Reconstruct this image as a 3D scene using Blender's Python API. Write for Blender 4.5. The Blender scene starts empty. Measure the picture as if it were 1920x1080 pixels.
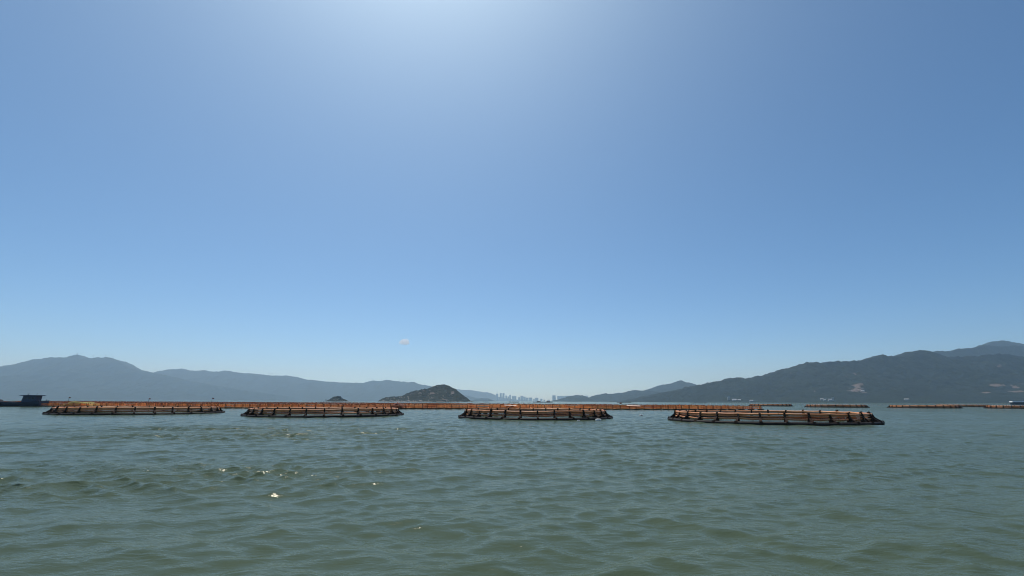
import bpy, math, random
import numpy as np
from mathutils import Vector, Matrix

# ------------------------------------------------------------------ camera, sky, sun, exposure
S = bpy.context.scene
COL = S.collection
RAD = math.radians
F_PX, EYE = 880.0, 2.0                       # focal length in pixels of a 1920 wide frame, eye height above the water
PITCH, ROLL = math.atan((752.3 - 540.0) / F_PX), RAD(0.18)
SUN_EL, SUN_AZ = RAD(63.0), RAD(-17.0)       # azimuth from +Y, negative = to the left
SUN_STRENGTH, SKY_STRENGTH, EXPOSURE = 4.0, 0.145, 0.0
SKY_GAMMA, SKY_SAT = 1.0, 1.18
SKY_TINT = (0.80, 1.01, 1.0, 1)
HAZE_DENSITY, HAZE_G = 0.96e-4, 0.6

fwd = Vector((0, math.cos(PITCH), math.sin(PITCH)))
up0 = Vector((0, -math.sin(PITCH), math.cos(PITCH)))
r0 = Vector((1, 0, 0))
CR = r0 * math.cos(ROLL) + up0 * math.sin(ROLL)
CU = up0 * math.cos(ROLL) - r0 * math.sin(ROLL)
cam_d = bpy.data.cameras.new('camera')
cam = bpy.data.objects.new('camera', cam_d)
COL.objects.link(cam)
M = Matrix((CR, CU, -fwd)).transposed().to_4x4()
M.translation = (0, 0, EYE)
cam.matrix_world = M
cam_d.sensor_fit = 'HORIZONTAL'
cam_d.sensor_width = 36.0
cam_d.lens = 36.0 * F_PX / 1920.0
cam_d.clip_start = 0.1
cam_d.clip_end = 60000.0
S.camera = cam

W = bpy.data.worlds.new('World')
S.world = W
W.use_nodes = True
nt = W.node_tree
nt.nodes.clear()
sky = nt.nodes.new('ShaderNodeTexSky')
sky.sky_type = 'NISHITA'
sky.sun_disc = False
sky.sun_elevation = SUN_EL
sky.sun_rotation = SUN_AZ
sky.altitude = 0
sky.air_density = 0.47
sky.dust_density = 0.8
sky.ozone_density = 2.0
bg = nt.nodes.new('ShaderNodeBackground')
bg.inputs['Strength'].default_value = SKY_STRENGTH
wo = nt.nodes.new('ShaderNodeOutputWorld')
gm = nt.nodes.new('ShaderNodeGamma')
gm.inputs['Gamma'].default_value = SKY_GAMMA
hs = nt.nodes.new('ShaderNodeHueSaturation')
hs.inputs['Saturation'].default_value = SKY_SAT
nt.links.new(sky.outputs[0], gm.inputs['Color'])
nt.links.new(gm.outputs[0], hs.inputs['Color'])
tn = nt.nodes.new('ShaderNodeMix')
tn.data_type = 'RGBA'; tn.blend_type = 'MULTIPLY'
tn.inputs['Factor'].default_value = 1.0
tn.inputs['B'].default_value = SKY_TINT
nt.links.new(hs.outputs[0], tn.inputs['A'])
nt.links.new(tn.outputs['Result'], bg.inputs['Color'])
nt.links.new(bg.outputs[0], wo.inputs['Surface'])

sl = bpy.data.lights.new('sun', 'SUN')
sl.energy = SUN_STRENGTH
sl.angle = RAD(0.53)
sl.color = (1.0, 0.955, 0.89)
sun = bpy.data.objects.new('sun', sl)
COL.objects.link(sun)
sd = Vector((math.sin(SUN_AZ) * math.cos(SUN_EL), math.cos(SUN_AZ) * math.cos(SUN_EL), math.sin(SUN_EL)))
sun.rotation_euler = sd.to_track_quat('Z', 'Y').to_euler()
sun.location = sd * 400

S.view_settings.view_transform = 'Standard'
S.view_settings.look = 'None'
S.view_settings.exposure = EXPOSURE
S.view_settings.gamma = 1.0
S.view_settings.use_curve_mapping = False
S.render.engine = 'CYCLES'
S.cycles.max_bounces = 6
S.cycles.diffuse_bounces = 2
S.cycles.glossy_bounces = 3
S.cycles.transparent_max_bounces = 24
S.cycles.volume_bounces = 2
S.cycles.use_denoising = True
S.cycles.denoiser = 'OPENIMAGEDENOISE'
S.cycles.denoising_input_passes = 'RGB_ALBEDO_NORMAL'
S.cycles.denoising_prefilter = 'ACCURATE'
S.cycles.use_adaptive_sampling = False
S.cycles.filter_width = 1.05
W.cycles.sampling_method = 'NONE'
S.cycles.sample_clamp_indirect = 6.0

RNG = np.random.default_rng(7)
random.seed(7)

# ------------------------------------------------------------------ helpers
def ray(px, py):
    """direction of a sight line of the survey photograph (1920 x 1080)"""
    return fwd + CR * ((px - 960.0) / F_PX) + CU * ((540.0 - py) / F_PX)

def at_depth(px, py, y):
    d = ray(px, py)
    t = y / d.y
    return Vector((d.x * t, y, EYE + d.z * t))

def on_water(px, py, z=0.0):
    d = ray(px, py)
    t = (z - EYE) / d.z
    return Vector((d.x * t, d.y * t, z))

def hash2(ix, iy, seed):
    h = (ix.astype(np.int64) * 374761393 + iy.astype(np.int64) * 668265263 + seed * 974634777) & 0xffffffff
    h = ((h ^ (h >> 13)) * 1274126177) & 0xffffffff
    h = ((h ^ (h >> 16)) * 2246822519) & 0xffffffff
    return ((h ^ (h >> 15)) & 0xffff) / 65535.0

def vnoise(x, y, seed=0):
    x = np.asarray(x, float); y = np.asarray(y, float)
    ix = np.floor(x); iy = np.floor(y)
    fx = x - ix; fy = y - iy
    ux = fx * fx * fx * (fx * (fx * 6 - 15) + 10); uy = fy * fy * fy * (fy * (fy * 6 - 15) + 10)
    a = hash2(ix, iy, seed); b = hash2(ix + 1, iy, seed); c = hash2(ix, iy + 1, seed); d = hash2(ix + 1, iy + 1, seed)
    return (a * (1 - ux) + b * ux) * (1 - uy) + (c * (1 - ux) + d * ux) * uy

def fbm(x, y, seed=0, octaves=4, gain=0.5):
    s = 0.0; a = 1.0; n = 0.0
    for k in range(octaves):
        s = s + a * vnoise(x * 2 ** k + 17.3 * k, y * 2 ** k + 9.1 * k, seed + k)
        n += a; a *= gain
    return s / n

def ridged(x, y, seed=0, octaves=4):
    s = 0.0; a = 1.0; n = 0.0
    for k in range(octaves):
        s = s + a * np.abs(2 * vnoise(x * 2 ** k + 5.7 * k, y * 2 ** k + 3.3 * k, seed + k) - 1)
        n += a; a *= 0.5
    return s / n            # 0 on ridge lines, 1 in valleys

def tag(o, label=None, cat=None, group=None, kind=None):
    if label: o['label'] = label
    if cat: o['category'] = cat
    if group: o['group'] = group
    if kind: o['kind'] = kind
    return o

def empty(name, loc=(0, 0, 0), rz=0.0):
    o = bpy.data.objects.new(name, None)
    o.empty_display_size = 0.3
    o.location = loc
    o.rotation_euler = (0, 0, rz)
    COL.objects.link(o)
    return o

def link_mesh(name, me, parent=None, loc=(0, 0, 0), rot=(0, 0, 0), scale=(1, 1, 1)):
    o = bpy.data.objects.new(name, me)
    COL.objects.link(o)
    o.location = loc
    o.rotation_euler = rot
    o.scale = scale
    if parent is not None:
        o.parent = parent
    return o

class MB:
    """collects simple shapes into one mesh"""
    def __init__(self):
        self.v = []; self.f = []
    def add(self, vs, fs):
        n = len(self.v)
        self.v += [tuple(p) for p in vs]
        self.f += [tuple(i + n for i in f) for f in fs]
    def box(self, x0, x1, y0, y1, z0, z1):
        self.add([(x0, y0, z0), (x1, y0, z0), (x1, y1, z0), (x0, y1, z0), (x0, y0, z1), (x1, y0, z1), (x1, y1, z1), (x0, y1, z1)],
                 [(0, 3, 2, 1), (4, 5, 6, 7), (0, 1, 5, 4), (1, 2, 6, 5), (2, 3, 7, 6), (3, 0, 4, 7)])
    def hexa(self, bottom, top):
        self.add(list(bottom) + list(top),
                 [(0, 3, 2, 1), (4, 5, 6, 7), (0, 1, 5, 4), (1, 2, 6, 5), (2, 3, 7, 6), (3, 0, 4, 7)])
    def tube(self, pts, r, n=8, closed=False, caps=True):
        pts = [Vector(p) for p in pts]
        m = len(pts)
        vs = []
        for i, p in enumerate(pts):
            a = pts[(i - 1) % m] if (closed or i > 0) else p
            b = pts[(i + 1) % m] if (closed or i < m - 1) else p
            t = (b - a).normalized()
            ref = Vector((0, 0, 1)) if abs(t.z) < 0.9 else Vector((1, 0, 0))
            s = t.cross(ref).normalized(); u = s.cross(t)
            rr = r[i] if hasattr(r, '__len__') else r
            for k in range(n):
                q = 2 * math.pi * k / n
                vs.append(p + s * (math.cos(q) * rr) + u * (math.sin(q) * rr))
        fs = []
        for i in range(m if closed else m - 1):
            j = (i + 1) % m
            for k in range(n):
                l = (k + 1) % n
                fs.append((i * n + k, i * n + l, j * n + l, j * n + k))
        if not closed and caps:
            fs.append(tuple(range(n))[::-1])
            fs.append(tuple((m - 1) * n + k for k in range(n)))
        self.add(vs, fs)
    def mesh(self, name, mat, smooth=False):
        me = bpy.data.meshes.new(name)
        me.from_pydata(self.v, [], self.f)
        me.materials.append(mat)
        if smooth:
            me.polygons.foreach_set('use_smooth', [True] * len(me.polygons))
        me.validate(verbose=False)
        me.update()
        return me
    def build(self, name, mat, parent=None, smooth=False, **kw):
        return link_mesh(name, self.mesh(name, mat, smooth), parent, **kw)

def grid_mesh(name, P, mat, smooth=True, attrs=None, wrap=False):
    """P: rows x cols x 3"""
    nr, nc, _ = P.shape
    me = bpy.data.meshes.new(name)
    me.vertices.add(nr * nc)
    me.vertices.foreach_set('co', P.reshape(-1).astype(np.float32))
    idx = np.arange(nr * nc).reshape(nr, nc)
    if wrap:
        idx = np.concatenate([idx, idx[:, :1]], 1)
    q = np.stack([idx[:-1, :-1], idx[:-1, 1:], idx[1:, 1:], idx[1:, :-1]], -1).reshape(-1)
    n = q.size // 4
    me.loops.add(q.size)
    me.loops.foreach_set('vertex_index', q.astype(np.int32))
    me.polygons.add(n)
    me.polygons.foreach_set('loop_start', np.arange(0, q.size, 4, dtype=np.int32))
    me.polygons.foreach_set('loop_total', np.full(n, 4, np.int32))
    me.polygons.foreach_set('use_smooth', np.full(n, smooth, bool))
    for k, a in (attrs or {}).items():
        at = me.attributes.new(k, 'FLOAT', 'POINT')
        at.data.foreach_set('value', a.reshape(-1).astype(np.float32))
    me.materials.append(mat)
    me.update(calc_edges=True)
    return me

# ------------------------------------------------------------------ materials
def new_mat(name):
    m = bpy.data.materials.new(name)
    m.use_nodes = True
    t = m.node_tree
    return m, t, t.nodes['Principled BSDF']

def N(t, kind, **kw):
    n = t.nodes.new(kind)
    for k, v in kw.items():
        if k in n.inputs: n.inputs[k].default_value = v
        else: setattr(n, k, v)
    return n

def worn(name, col, col2, rough=0.6, scale=3.0, stretch=(1, 1, 1), spec=0.5, bump=0.0, metallic=0.0, vary=0.0):
    m, t, b = new_mat(name)
    tc = N(t, 'ShaderNodeTexCoord')
    mp = N(t, 'ShaderNodeMapping'); mp.inputs['Scale'].default_value = stretch
    oi = N(t, 'ShaderNodeObjectInfo')
    ad = N(t, 'ShaderNodeVectorMath', operation='ADD')
    t.links.new(tc.outputs['Object'], mp.inputs[0])
    t.links.new(mp.outputs[0], ad.inputs[0]); t.links.new(oi.outputs['Location'], ad.inputs[1])
    n1 = N(t, 'ShaderNodeTexNoise', Scale=scale, Detail=5.0, Roughness=0.65)
    t.links.new(ad.outputs[0], n1.inputs['Vector'])
    r = N(t, 'ShaderNodeValToRGB')
    r.color_ramp.elements[0].position = 0.32; r.color_ramp.elements[0].color = (*col, 1)
    r.color_ramp.elements[1].position = 0.68; r.color_ramp.elements[1].color = (*col2, 1)
    t.links.new(n1.outputs['Fac'], r.inputs[0])
    if vary:                                  # each object weathered a little differently
        mr = N(t, 'ShaderNodeMapRange'); mr.inputs['To Min'].default_value = 1 - vary; mr.inputs['To Max'].default_value = 1 + vary * 0.6
        t.links.new(oi.outputs['Random'], mr.inputs['Value'])
        hv = N(t, 'ShaderNodeHueSaturation')
        t.links.new(r.outputs[0], hv.inputs['Color']); t.links.new(mr.outputs[0], hv.inputs['Value'])
        t.links.new(hv.outputs[0], b.inputs['Base Color'])
    else:
        t.links.new(r.outputs[0], b.inputs['Base Color'])
    b.inputs['Roughness'].default_value = rough
    b.inputs['Specular IOR Level'].default_value = spec
    b.inputs['Metallic'].default_value = metallic
    if bump:
        bp = N(t, 'ShaderNodeBump', Strength=1.0, Distance=bump)
        t.links.new(n1.outputs['Fac'], bp.inputs['Height']); t.links.new(bp.outputs[0], b.inputs['Normal'])
    return m

MAT_RAIL = worn('orange_rail', (0.56, 0.17, 0.045), (0.80, 0.36, 0.14), 0.42, 0.9, bump=0.004)
MAT_RAIL_FAR = worn('orange_raft_rail', (0.72, 0.17, 0.025), (0.92, 0.42, 0.10), 0.5, 0.30, vary=0.35)
MAT_PLANK = worn('orange_plank', (0.62, 0.18, 0.035), (0.85, 0.38, 0.11), 0.7, 0.3, vary=0.35)
MAT_RAFTPOST = worn('raft_post', (0.20, 0.055, 0.018), (0.46, 0.15, 0.045), 0.8, 0.5)
MAT_PALEPLANK = worn('bleached_plank', (0.62, 0.42, 0.28), (0.78, 0.60, 0.44), 0.7, 0.4)
MAT_BLACK = worn('black_plastic', (0.012, 0.010, 0.010), (0.034, 0.026, 0.022), 0.7, 1.7, spec=0.2, bump=0.004)
MAT_BRACKET = worn('bracket_plastic', (0.022, 0.013, 0.010), (0.060, 0.034, 0.022), 0.85, 4.0, spec=0.12)
MAT_RAFTFLOAT = worn('raft_float', (0.02, 0.017, 0.017), (0.05, 0.035, 0.03), 0.6, 1.0)
MAT_ROPE = worn('rope', (0.05, 0.045, 0.04), (0.16, 0.14, 0.11), 0.9, 6.0)
MAT_FOAM = worn('white_foam', (0.62, 0.61, 0.58), (0.82, 0.81, 0.79), 0.75, 8.0)
MAT_HULL = worn('navy_hull', (0.010, 0.020, 0.045), (0.022, 0.036, 0.07), 0.5, 1.2)
MAT_CABIN = worn('blue_cabin', (0.018, 0.040, 0.085), (0.030, 0.058, 0.11), 0.6, 0.8)
MAT_DARKNET = worn('dark_net_pile', (0.012, 0.014, 0.02), (0.04, 0.04, 0.05), 0.95, 5.0, bump=0.08)
MAT_GLASS = worn('cabin_glass', (0.04, 0.05, 0.06), (0.06, 0.08, 0.09), 0.08, 1.0)
MAT_TARP = worn('yellow_green_net', (0.15, 0.115, 0.015), (0.30, 0.23, 0.035), 0.85, 1.4, bump=0.06)
MAT_BROWNNET = worn('brown_net', (0.10, 0.025, 0.012), (0.20, 0.06, 0.03), 0.95, 2.4, bump=0.06)
MAT_PALEBOARD = worn('pale_board', (0.55, 0.36, 0.26), (0.70, 0.50, 0.38), 0.7, 1.0)
MAT_WHITE = worn('white_paint', (0.70, 0.70, 0.70), (0.80, 0.80, 0.79), 0.5, 2.0)
MAT_CONCRETE = worn('pale_render', (0.40, 0.39, 0.37), (0.55, 0.54, 0.51), 0.85, 0.05)
MAT_ROOF = worn('house_roof', (0.30, 0.31, 0.33), (0.44, 0.45, 0.47), 0.6, 0.2)
MAT_WINDOW = worn('far_window', (0.05, 0.06, 0.07), (0.09, 0.1, 0.12), 0.25, 0.3)
MAT_TURBINE = worn('turbine_white', (0.62, 0.62, 0.62), (0.74, 0.74, 0.74), 0.5, 0.05)
MAT_ROCK = worn('pale_granite', (0.24, 0.20, 0.17), (0.46, 0.40, 0.35), 0.9, 0.12, bump=0.3)
MAT_PINK = worn('faded_buoy', (0.55, 0.44, 0.40), (0.75, 0.66, 0.62), 0.7, 0.6)
MAT_DARKRAFT = worn('dark_raft', (0.05, 0.045, 0.05), (0.12, 0.10, 0.09), 0.8, 0.2)

def net_material():
    m, t, b = new_mat('brown_netting')
    b.inputs['Base Color'].default_value = (0.24, 0.115, 0.06, 1)
    b.inputs['Roughness'].default_value = 0.9
    tr = N(t, 'ShaderNodeBsdfTransparent')
    mx = N(t, 'ShaderNodeMixShader')
    tc = N(t, 'ShaderNodeTexCoord')
    n1 = N(t, 'ShaderNodeTexNoise', Scale=0.55, Detail=4.0)
    t.links.new(tc.outputs['Object'], n1.inputs['Vector'])
    mr = N(t, 'ShaderNodeMapRange')
    mr.inputs['From Min'].default_value = 0.3; mr.inputs['From Max'].default_value = 0.7
    mr.inputs['To Min'].default_value = 0.12; mr.inputs['To Max'].default_value = 0.5
    t.links.new(n1.outputs['Fac'], mr.inputs['Value'])
    t.links.new(mr.outputs[0], mx.inputs[0])
    t.links.new(tr.outputs[0], mx.inputs[1]); t.links.new(b.outputs[0], mx.inputs[2])
    out = [n for n in t.nodes if n.type == 'OUTPUT_MATERIAL'][0]
    t.links.new(mx.outputs[0], out.inputs['Surface'])
    return m
MAT_NET = net_material()

def hill_material(name, dark, light, rock):
    m, t, b = new_mat(name)
    tc = N(t, 'ShaderNodeTexCoord')
    n1 = N(t, 'ShaderNodeTexNoise', Scale=0.012, Detail=8.0, Roughness=0.7)
    n2 = N(t, 'ShaderNodeTexNoise', Scale=0.09, Detail=4.0, Roughness=0.7)
    t.links.new(tc.outputs['Object'], n1.inputs['Vector']); t.links.new(tc.outputs['Object'], n2.inputs['Vector'])
    r = N(t, 'ShaderNodeValToRGB')
    r.color_ramp.elements[0].position = 0.36; r.color_ramp.elements[0].color = (*dark, 1)
    r.color_ramp.elements[1].position = 0.66; r.color_ramp.elements[1].color = (*light, 1)
    t.links.new(n1.outputs['Fac'], r.inputs[0])
    at = N(t, 'ShaderNodeAttribute', attribute_name='bare')
    m1 = N(t, 'ShaderNodeMath', operation='MULTIPLY_ADD'); m1.inputs[1].default_value = 0.9; m1.inputs[2].default_value = -0.45
    t.links.new(n2.outputs['Fac'], m1.inputs[0])
    m2 = N(t, 'ShaderNodeMath', operation='ADD'); t.links.new(at.outputs['Fac'], m2.inputs[0]); t.links.new(m1.outputs[0], m2.inputs[1])
    mr = N(t, 'ShaderNodeMapRange'); mr.inputs['From Min'].default_value = 0.42; mr.inputs['From Max'].default_value = 0.62
    t.links.new(m2.outputs[0], mr.inputs['Value'])
    mx = N(t, 'ShaderNodeMix', data_type='RGBA')
    t.links.new(mr.outputs[0], mx.inputs['Factor']); t.links.new(r.outputs[0], mx.inputs['A']); mx.inputs['B'].default_value = (*rock, 1)
    t.links.new(mx.outputs['Result'], b.inputs['Base Color'])
    b.inputs['Roughness'].default_value = 0.95
    b.inputs['Specular IOR Level'].default_value = 0.15
    bp = N(t, 'ShaderNodeBump', Strength=1.0, Distance=9.0)
    t.links.new(n2.outputs['Fac'], bp.inputs['Height']); t.links.new(bp.outputs[0], b.inputs['Normal'])
    return m
MAT_HILL = hill_material('wooded_hill', (0.008, 0.016, 0.013), (0.020, 0.032, 0.022), (0.15, 0.125, 0.11))
MAT_ISLE = hill_material('scrubby_island', (0.012, 0.019, 0.014), (0.036, 0.044, 0.029), (0.20, 0.165, 0.145))

PAWS = ((-10.0, 13.5, 8.0, 4.0, 1.0), (-19.0, 33.0, 15.0, 11.0, 1.0))     # patches where the wind ruffles the water: x, y, radii, strength
def water_material():
    m, t, b = new_mat('green_sea_water')
    b.inputs['Base Color'].default_value = (0.052, 0.098, 0.072, 1)
    b.inputs['Roughness'].default_value = 0.11
    b.inputs['Specular Tint'].default_value = (1.0, 0.90, 0.62, 1)
    b.inputs['IOR'].default_value = 1.333
    b.inputs['Specular IOR Level'].default_value = 0.24
    tc = N(t, 'ShaderNodeTexCoord')
    def noise(scale, stretch, rot, detail, rough=0.55, dist=0.0):
        mp = N(t, 'ShaderNodeMapping')
        mp.inputs['Scale'].default_value = stretch
        mp.inputs['Rotation'].default_value = (0, 0, rot)
        t.links.new(tc.outputs['Object'], mp.inputs[0])
        n = N(t, 'ShaderNodeTexNoise', Scale=scale, Detail=detail, Roughness=rough, Distortion=dist)
        t.links.new(mp.outputs[0], n.inputs['Vector'])
        return n.outputs['Fac']
    # turbidity: slightly browner and greener patches of silt
    silt = noise(0.09, (0.6, 1, 1), 0.2, 4.0)
    r = N(t, 'ShaderNodeValToRGB')
    r.color_ramp.elements[0].position = 0.35; r.color_ramp.elements[0].color = (0.058, 0.083, 0.052, 1)
    r.color_ramp.elements[1].position = 0.7; r.color_ramp.elements[1].color = (0.066, 0.089, 0.051, 1)
    t.links.new(silt, r.inputs[0]); t.links.new(r.outputs[0], b.inputs['Base Color'])
    gust = noise(0.035, (0.5, 1, 1), 0.15, 3.0)
    g = N(t, 'ShaderNodeMapRange'); g.inputs['From Min'].default_value = 0.32; g.inputs['From Max'].default_value = 0.68
    g.inputs['To Min'].default_value = 0.45; g.inputs['To Max'].default_value = 1.35
    t.links.new(gust, g.inputs['Value'])
    # two cat's-paws of wind to the left, where the ripples stand steeper
    gs = g.outputs[0]
    paws = []
    for (cx, cy, rx, ry, am) in PAWS:
        mp = N(t, 'ShaderNodeMapping')
        mp.inputs['Location'].default_value = (-cx / rx, -cy / ry, 0)
        mp.inputs['Scale'].default_value = (1 / rx, 1 / ry, 0)
        t.links.new(tc.outputs['Object'], mp.inputs[0])
        ln = N(t, 'ShaderNodeVectorMath', operation='LENGTH'); t.links.new(mp.outputs[0], ln.inputs[0])
        pr = N(t, 'ShaderNodeMapRange'); pr.interpolation_type = 'SMOOTHSTEP'
        pr.inputs['From Min'].default_value = 1.15; pr.inputs['From Max'].default_value = 0.3
        pr.inputs['To Min'].default_value = 0.0; pr.inputs['To Max'].default_value = am
        t.links.new(ln.outputs['Value'], pr.inputs['Value'])
        pm = N(t, 'ShaderNodeMath', operation='MULTIPLY'); t.links.new(pr.outputs[0], pm.inputs[0]); t.links.new(gust, pm.inputs[1])
        pa = N(t, 'ShaderNodeMath', operation='MULTIPLY_ADD'); t.links.new(pm.outputs[0], pa.inputs[0]); pa.inputs[1].default_value = 1.6; t.links.new(gs, pa.inputs[2])
        gs = pa.outputs[0]
        paws.append(pr.outputs[0])
    last = None
    for (sc, st, ro, de, amp, sharp) in ((0.55, (0.5, 1, 1), 0.1, 2.0, 0.05, 0), (0.9, (0.42, 1, 1), -0.30, 3.0, 0.042, 1), (2.3, (0.40, 1, 1), 0.34, 3.0, 0.024, 1),
                                         (1.9, (0.40, 1, 1), -0.18, 3.0, 0.020, 0), (6.5, (0.35, 1, 1), 0.22, 3.0, 0.019, 0), (17.0, (0.5, 1, 1), -0.1, 2.0, 0.009, 0)):
        f = noise(sc, st, ro, de, 0.5 if sharp else 0.6, 0.5)
        if sharp:                              # folded noise: narrow crests between broad troughs
            f1 = N(t, 'ShaderNodeMath', operation='MULTIPLY_ADD'); f1.inputs[1].default_value = 2.0; f1.inputs[2].default_value = -1.0; t.links.new(f, f1.inputs[0])
            f2 = N(t, 'ShaderNodeMath', operation='ABSOLUTE'); t.links.new(f1.outputs[0], f2.inputs[0])
            f3 = N(t, 'ShaderNodeMath', operation='SUBTRACT'); f3.inputs[0].default_value = 1.0; t.links.new(f2.outputs[0], f3.inputs[1])
            f = f3.outputs[0]
        mu = N(t, 'ShaderNodeMath', operation='MULTIPLY'); mu.inputs[1].default_value = amp
        t.links.new(f, mu.inputs[0])
        if last is None:
            last = mu.outputs[0]
        else:
            ad = N(t, 'ShaderNodeMath', operation='ADD'); t.links.new(last, ad.inputs[0]); t.links.new(mu.outputs[0], ad.inputs[1]); last = ad.outputs[0]
    pw = N(t, 'ShaderNodeMath', operation='ADD'); t.links.new(paws[0], pw.inputs[0]); t.links.new(paws[1], pw.inputs[1])
    cl = noise(0.42, (0.35, 1, 1), 0.1, 3.0, 0.6)
    cm = N(t, 'ShaderNodeMapRange'); cm.inputs['From Min'].default_value = 0.46; cm.inputs['From Max'].default_value = 0.60
    t.links.new(cl, cm.inputs['Value'])
    pc = N(t, 'ShaderNodeMath', operation='MULTIPLY'); t.links.new(pw.outputs[0], pc.inputs[0]); t.links.new(cm.outputs[0], pc.inputs[1])
    pw = pc
    fz = noise(3.4, (0.55, 1, 1), 0.3, 2.0, 0.55, 0.6)
    z1 = N(t, 'ShaderNodeMath', operation='MULTIPLY_ADD'); z1.inputs[1].default_value = 2.0; z1.inputs[2].default_value = -1.0; t.links.new(fz, z1.inputs[0])
    z2 = N(t, 'ShaderNodeMath', operation='ABSOLUTE'); t.links.new(z1.outputs[0], z2.inputs[0])
    z3 = N(t, 'ShaderNodeMath', operation='MULTIPLY'); t.links.new(z2.outputs[0], z3.inputs[0]); t.links.new(pw.outputs[0], z3.inputs[1])
    z4 = N(t, 'ShaderNodeMath', operation='MULTIPLY_ADD'); t.links.new(z3.outputs[0], z4.inputs[0]); z4.inputs[1].default_value = -0.06; t.links.new(last, z4.inputs[2])
    last = z4.outputs[0]
    bp = N(t, 'ShaderNodeBump', Distance=1.0, Strength=1.0)
    hm = N(t, 'ShaderNodeMath', operation='MULTIPLY'); t.links.new(last, hm.inputs[0]); t.links.new(gs, hm.inputs[1])
    t.links.new(hm.outputs[0], bp.inputs['Height']); t.links.new(bp.outputs[0], b.inputs['Normal'])
    df = N(t, 'ShaderNodeBsdfDiffuse'); t.links.new(r.outputs[0], df.inputs['Color']); t.links.new(bp.outputs[0], df.inputs['Normal'])
    mx = N(t, 'ShaderNodeMixShader'); mx.inputs[0].default_value = 0.27
    t.links.new(b.outputs[0], mx.inputs[1]); t.links.new(df.outputs[0], mx.inputs[2])
    out = [n for n in t.nodes if n.type == 'OUTPUT_MATERIAL'][0]
    t.links.new(mx.outputs[0], out.inputs['Surface'])
    return m
MAT_WATER = water_material()

# ------------------------------------------------------------------ the sea
def make_sea():
    def geo(a, b, k):
        n = max(2, int(math.log(b / a) / k))
        return a * np.exp(np.linspace(0, math.log(b / a), n, endpoint=False))
    r = np.concatenate([geo(0.6, 4.5, 0.06), geo(4.5, 16, 0.0060), geo(16, 140, 0.0034), geo(140, 420, 0.012), geo(420, 14000, 0.05), [14000.0]])
    dr = np.gradient(r)
    front = np.radians(np.linspace(-56, 56, 880))
    rest = np.radians(np.linspace(56, 304, 72)[1:-1])
    az = np.concatenate([front, rest])
    R, A = np.meshgrid(r, az, indexing='ij')
    X = R * np.sin(A); Y = R * np.cos(A)
    Z = np.zeros_like(X); DX = np.zeros_like(X); DY = np.zeros_like(X)
    paw = sum(s_ * np.clip((1.15 - np.hypot((X - cx_) / rx_, (Y - cy_) / ry_)) / 0.8, 0, 1) for cx_, cy_, rx_, ry_, s_ in PAWS)
    paw = paw * np.clip(fbm(X / 3.5, Y / 1.6, 61, 3) * 4 - 1.4, 0.1, 1.2)
    rg = np.random.default_rng(21)
    nw = 120
    lam = np.exp(rg.uniform(math.log(0.30), math.log(6.0), nw))
    lam.sort()
    main = RAD(-92)                                   # waves run towards the camera
    for i, L in enumerate(lam):
        k = 2 * math.pi / L
        th = main + (rg.normal(0, RAD(40)) if i % 3 == 0 else (RAD(-27) if i % 2 else RAD(31)) + rg.normal(0, RAD(11)))   # two crossing wave trains and a little of everything
        st = 0.026 * (L / 1.1) ** (0.05 if L < 1.1 else -1.0)
        a = st / k * rg.uniform(0.5, 1.2) * (0.62 if L > 4 else 1.0)
        ph = rg.uniform(0, 2 * math.pi)
        lim = L / 5.0
        j1 = np.searchsorted(dr, lim * 1.4) if dr[-1] > lim else len(r)
        j1 = len(r) if L < 0 else j1
        rows = slice(0, min(j1, len(r)))
        x = X[rows]; y = Y[rows]
        fade = np.clip((lim * 1.4 - dr[rows]) / (lim * 0.6), 0, 1)[:, None]
        cx, cy = math.cos(th), math.sin(th)
        # slow group modulation keeps crests short and uneven
        gm = 0.55 + 0.9 * vnoise(x / (L * 3.1) + i * 3.7, y / (L * 2.3) - i * 1.9, 100 + i) if L > 0.7 else 1.0
        p = k * (cx * x + cy * y) + ph
        s = np.sin(p); c = np.cos(p)
        am = a * fade * gm
        if L < 1.1: am = am * (1 + 2.1 * paw[rows])
        Z[rows] += am * s
        ch = 1.25 * am
        DX[rows] += ch * cx * c; DY[rows] += ch * cy * c
    P = np.stack([X + DX, Y + DY, Z], -1)
    me = grid_mesh('sea', P, MAT_WATER, True, wrap=True)
    o = link_mesh('sea', me)
    tag(o, 'choppy grey green sea water filling the lower third', 'sea', kind='structure')
    return o
make_sea()

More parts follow.
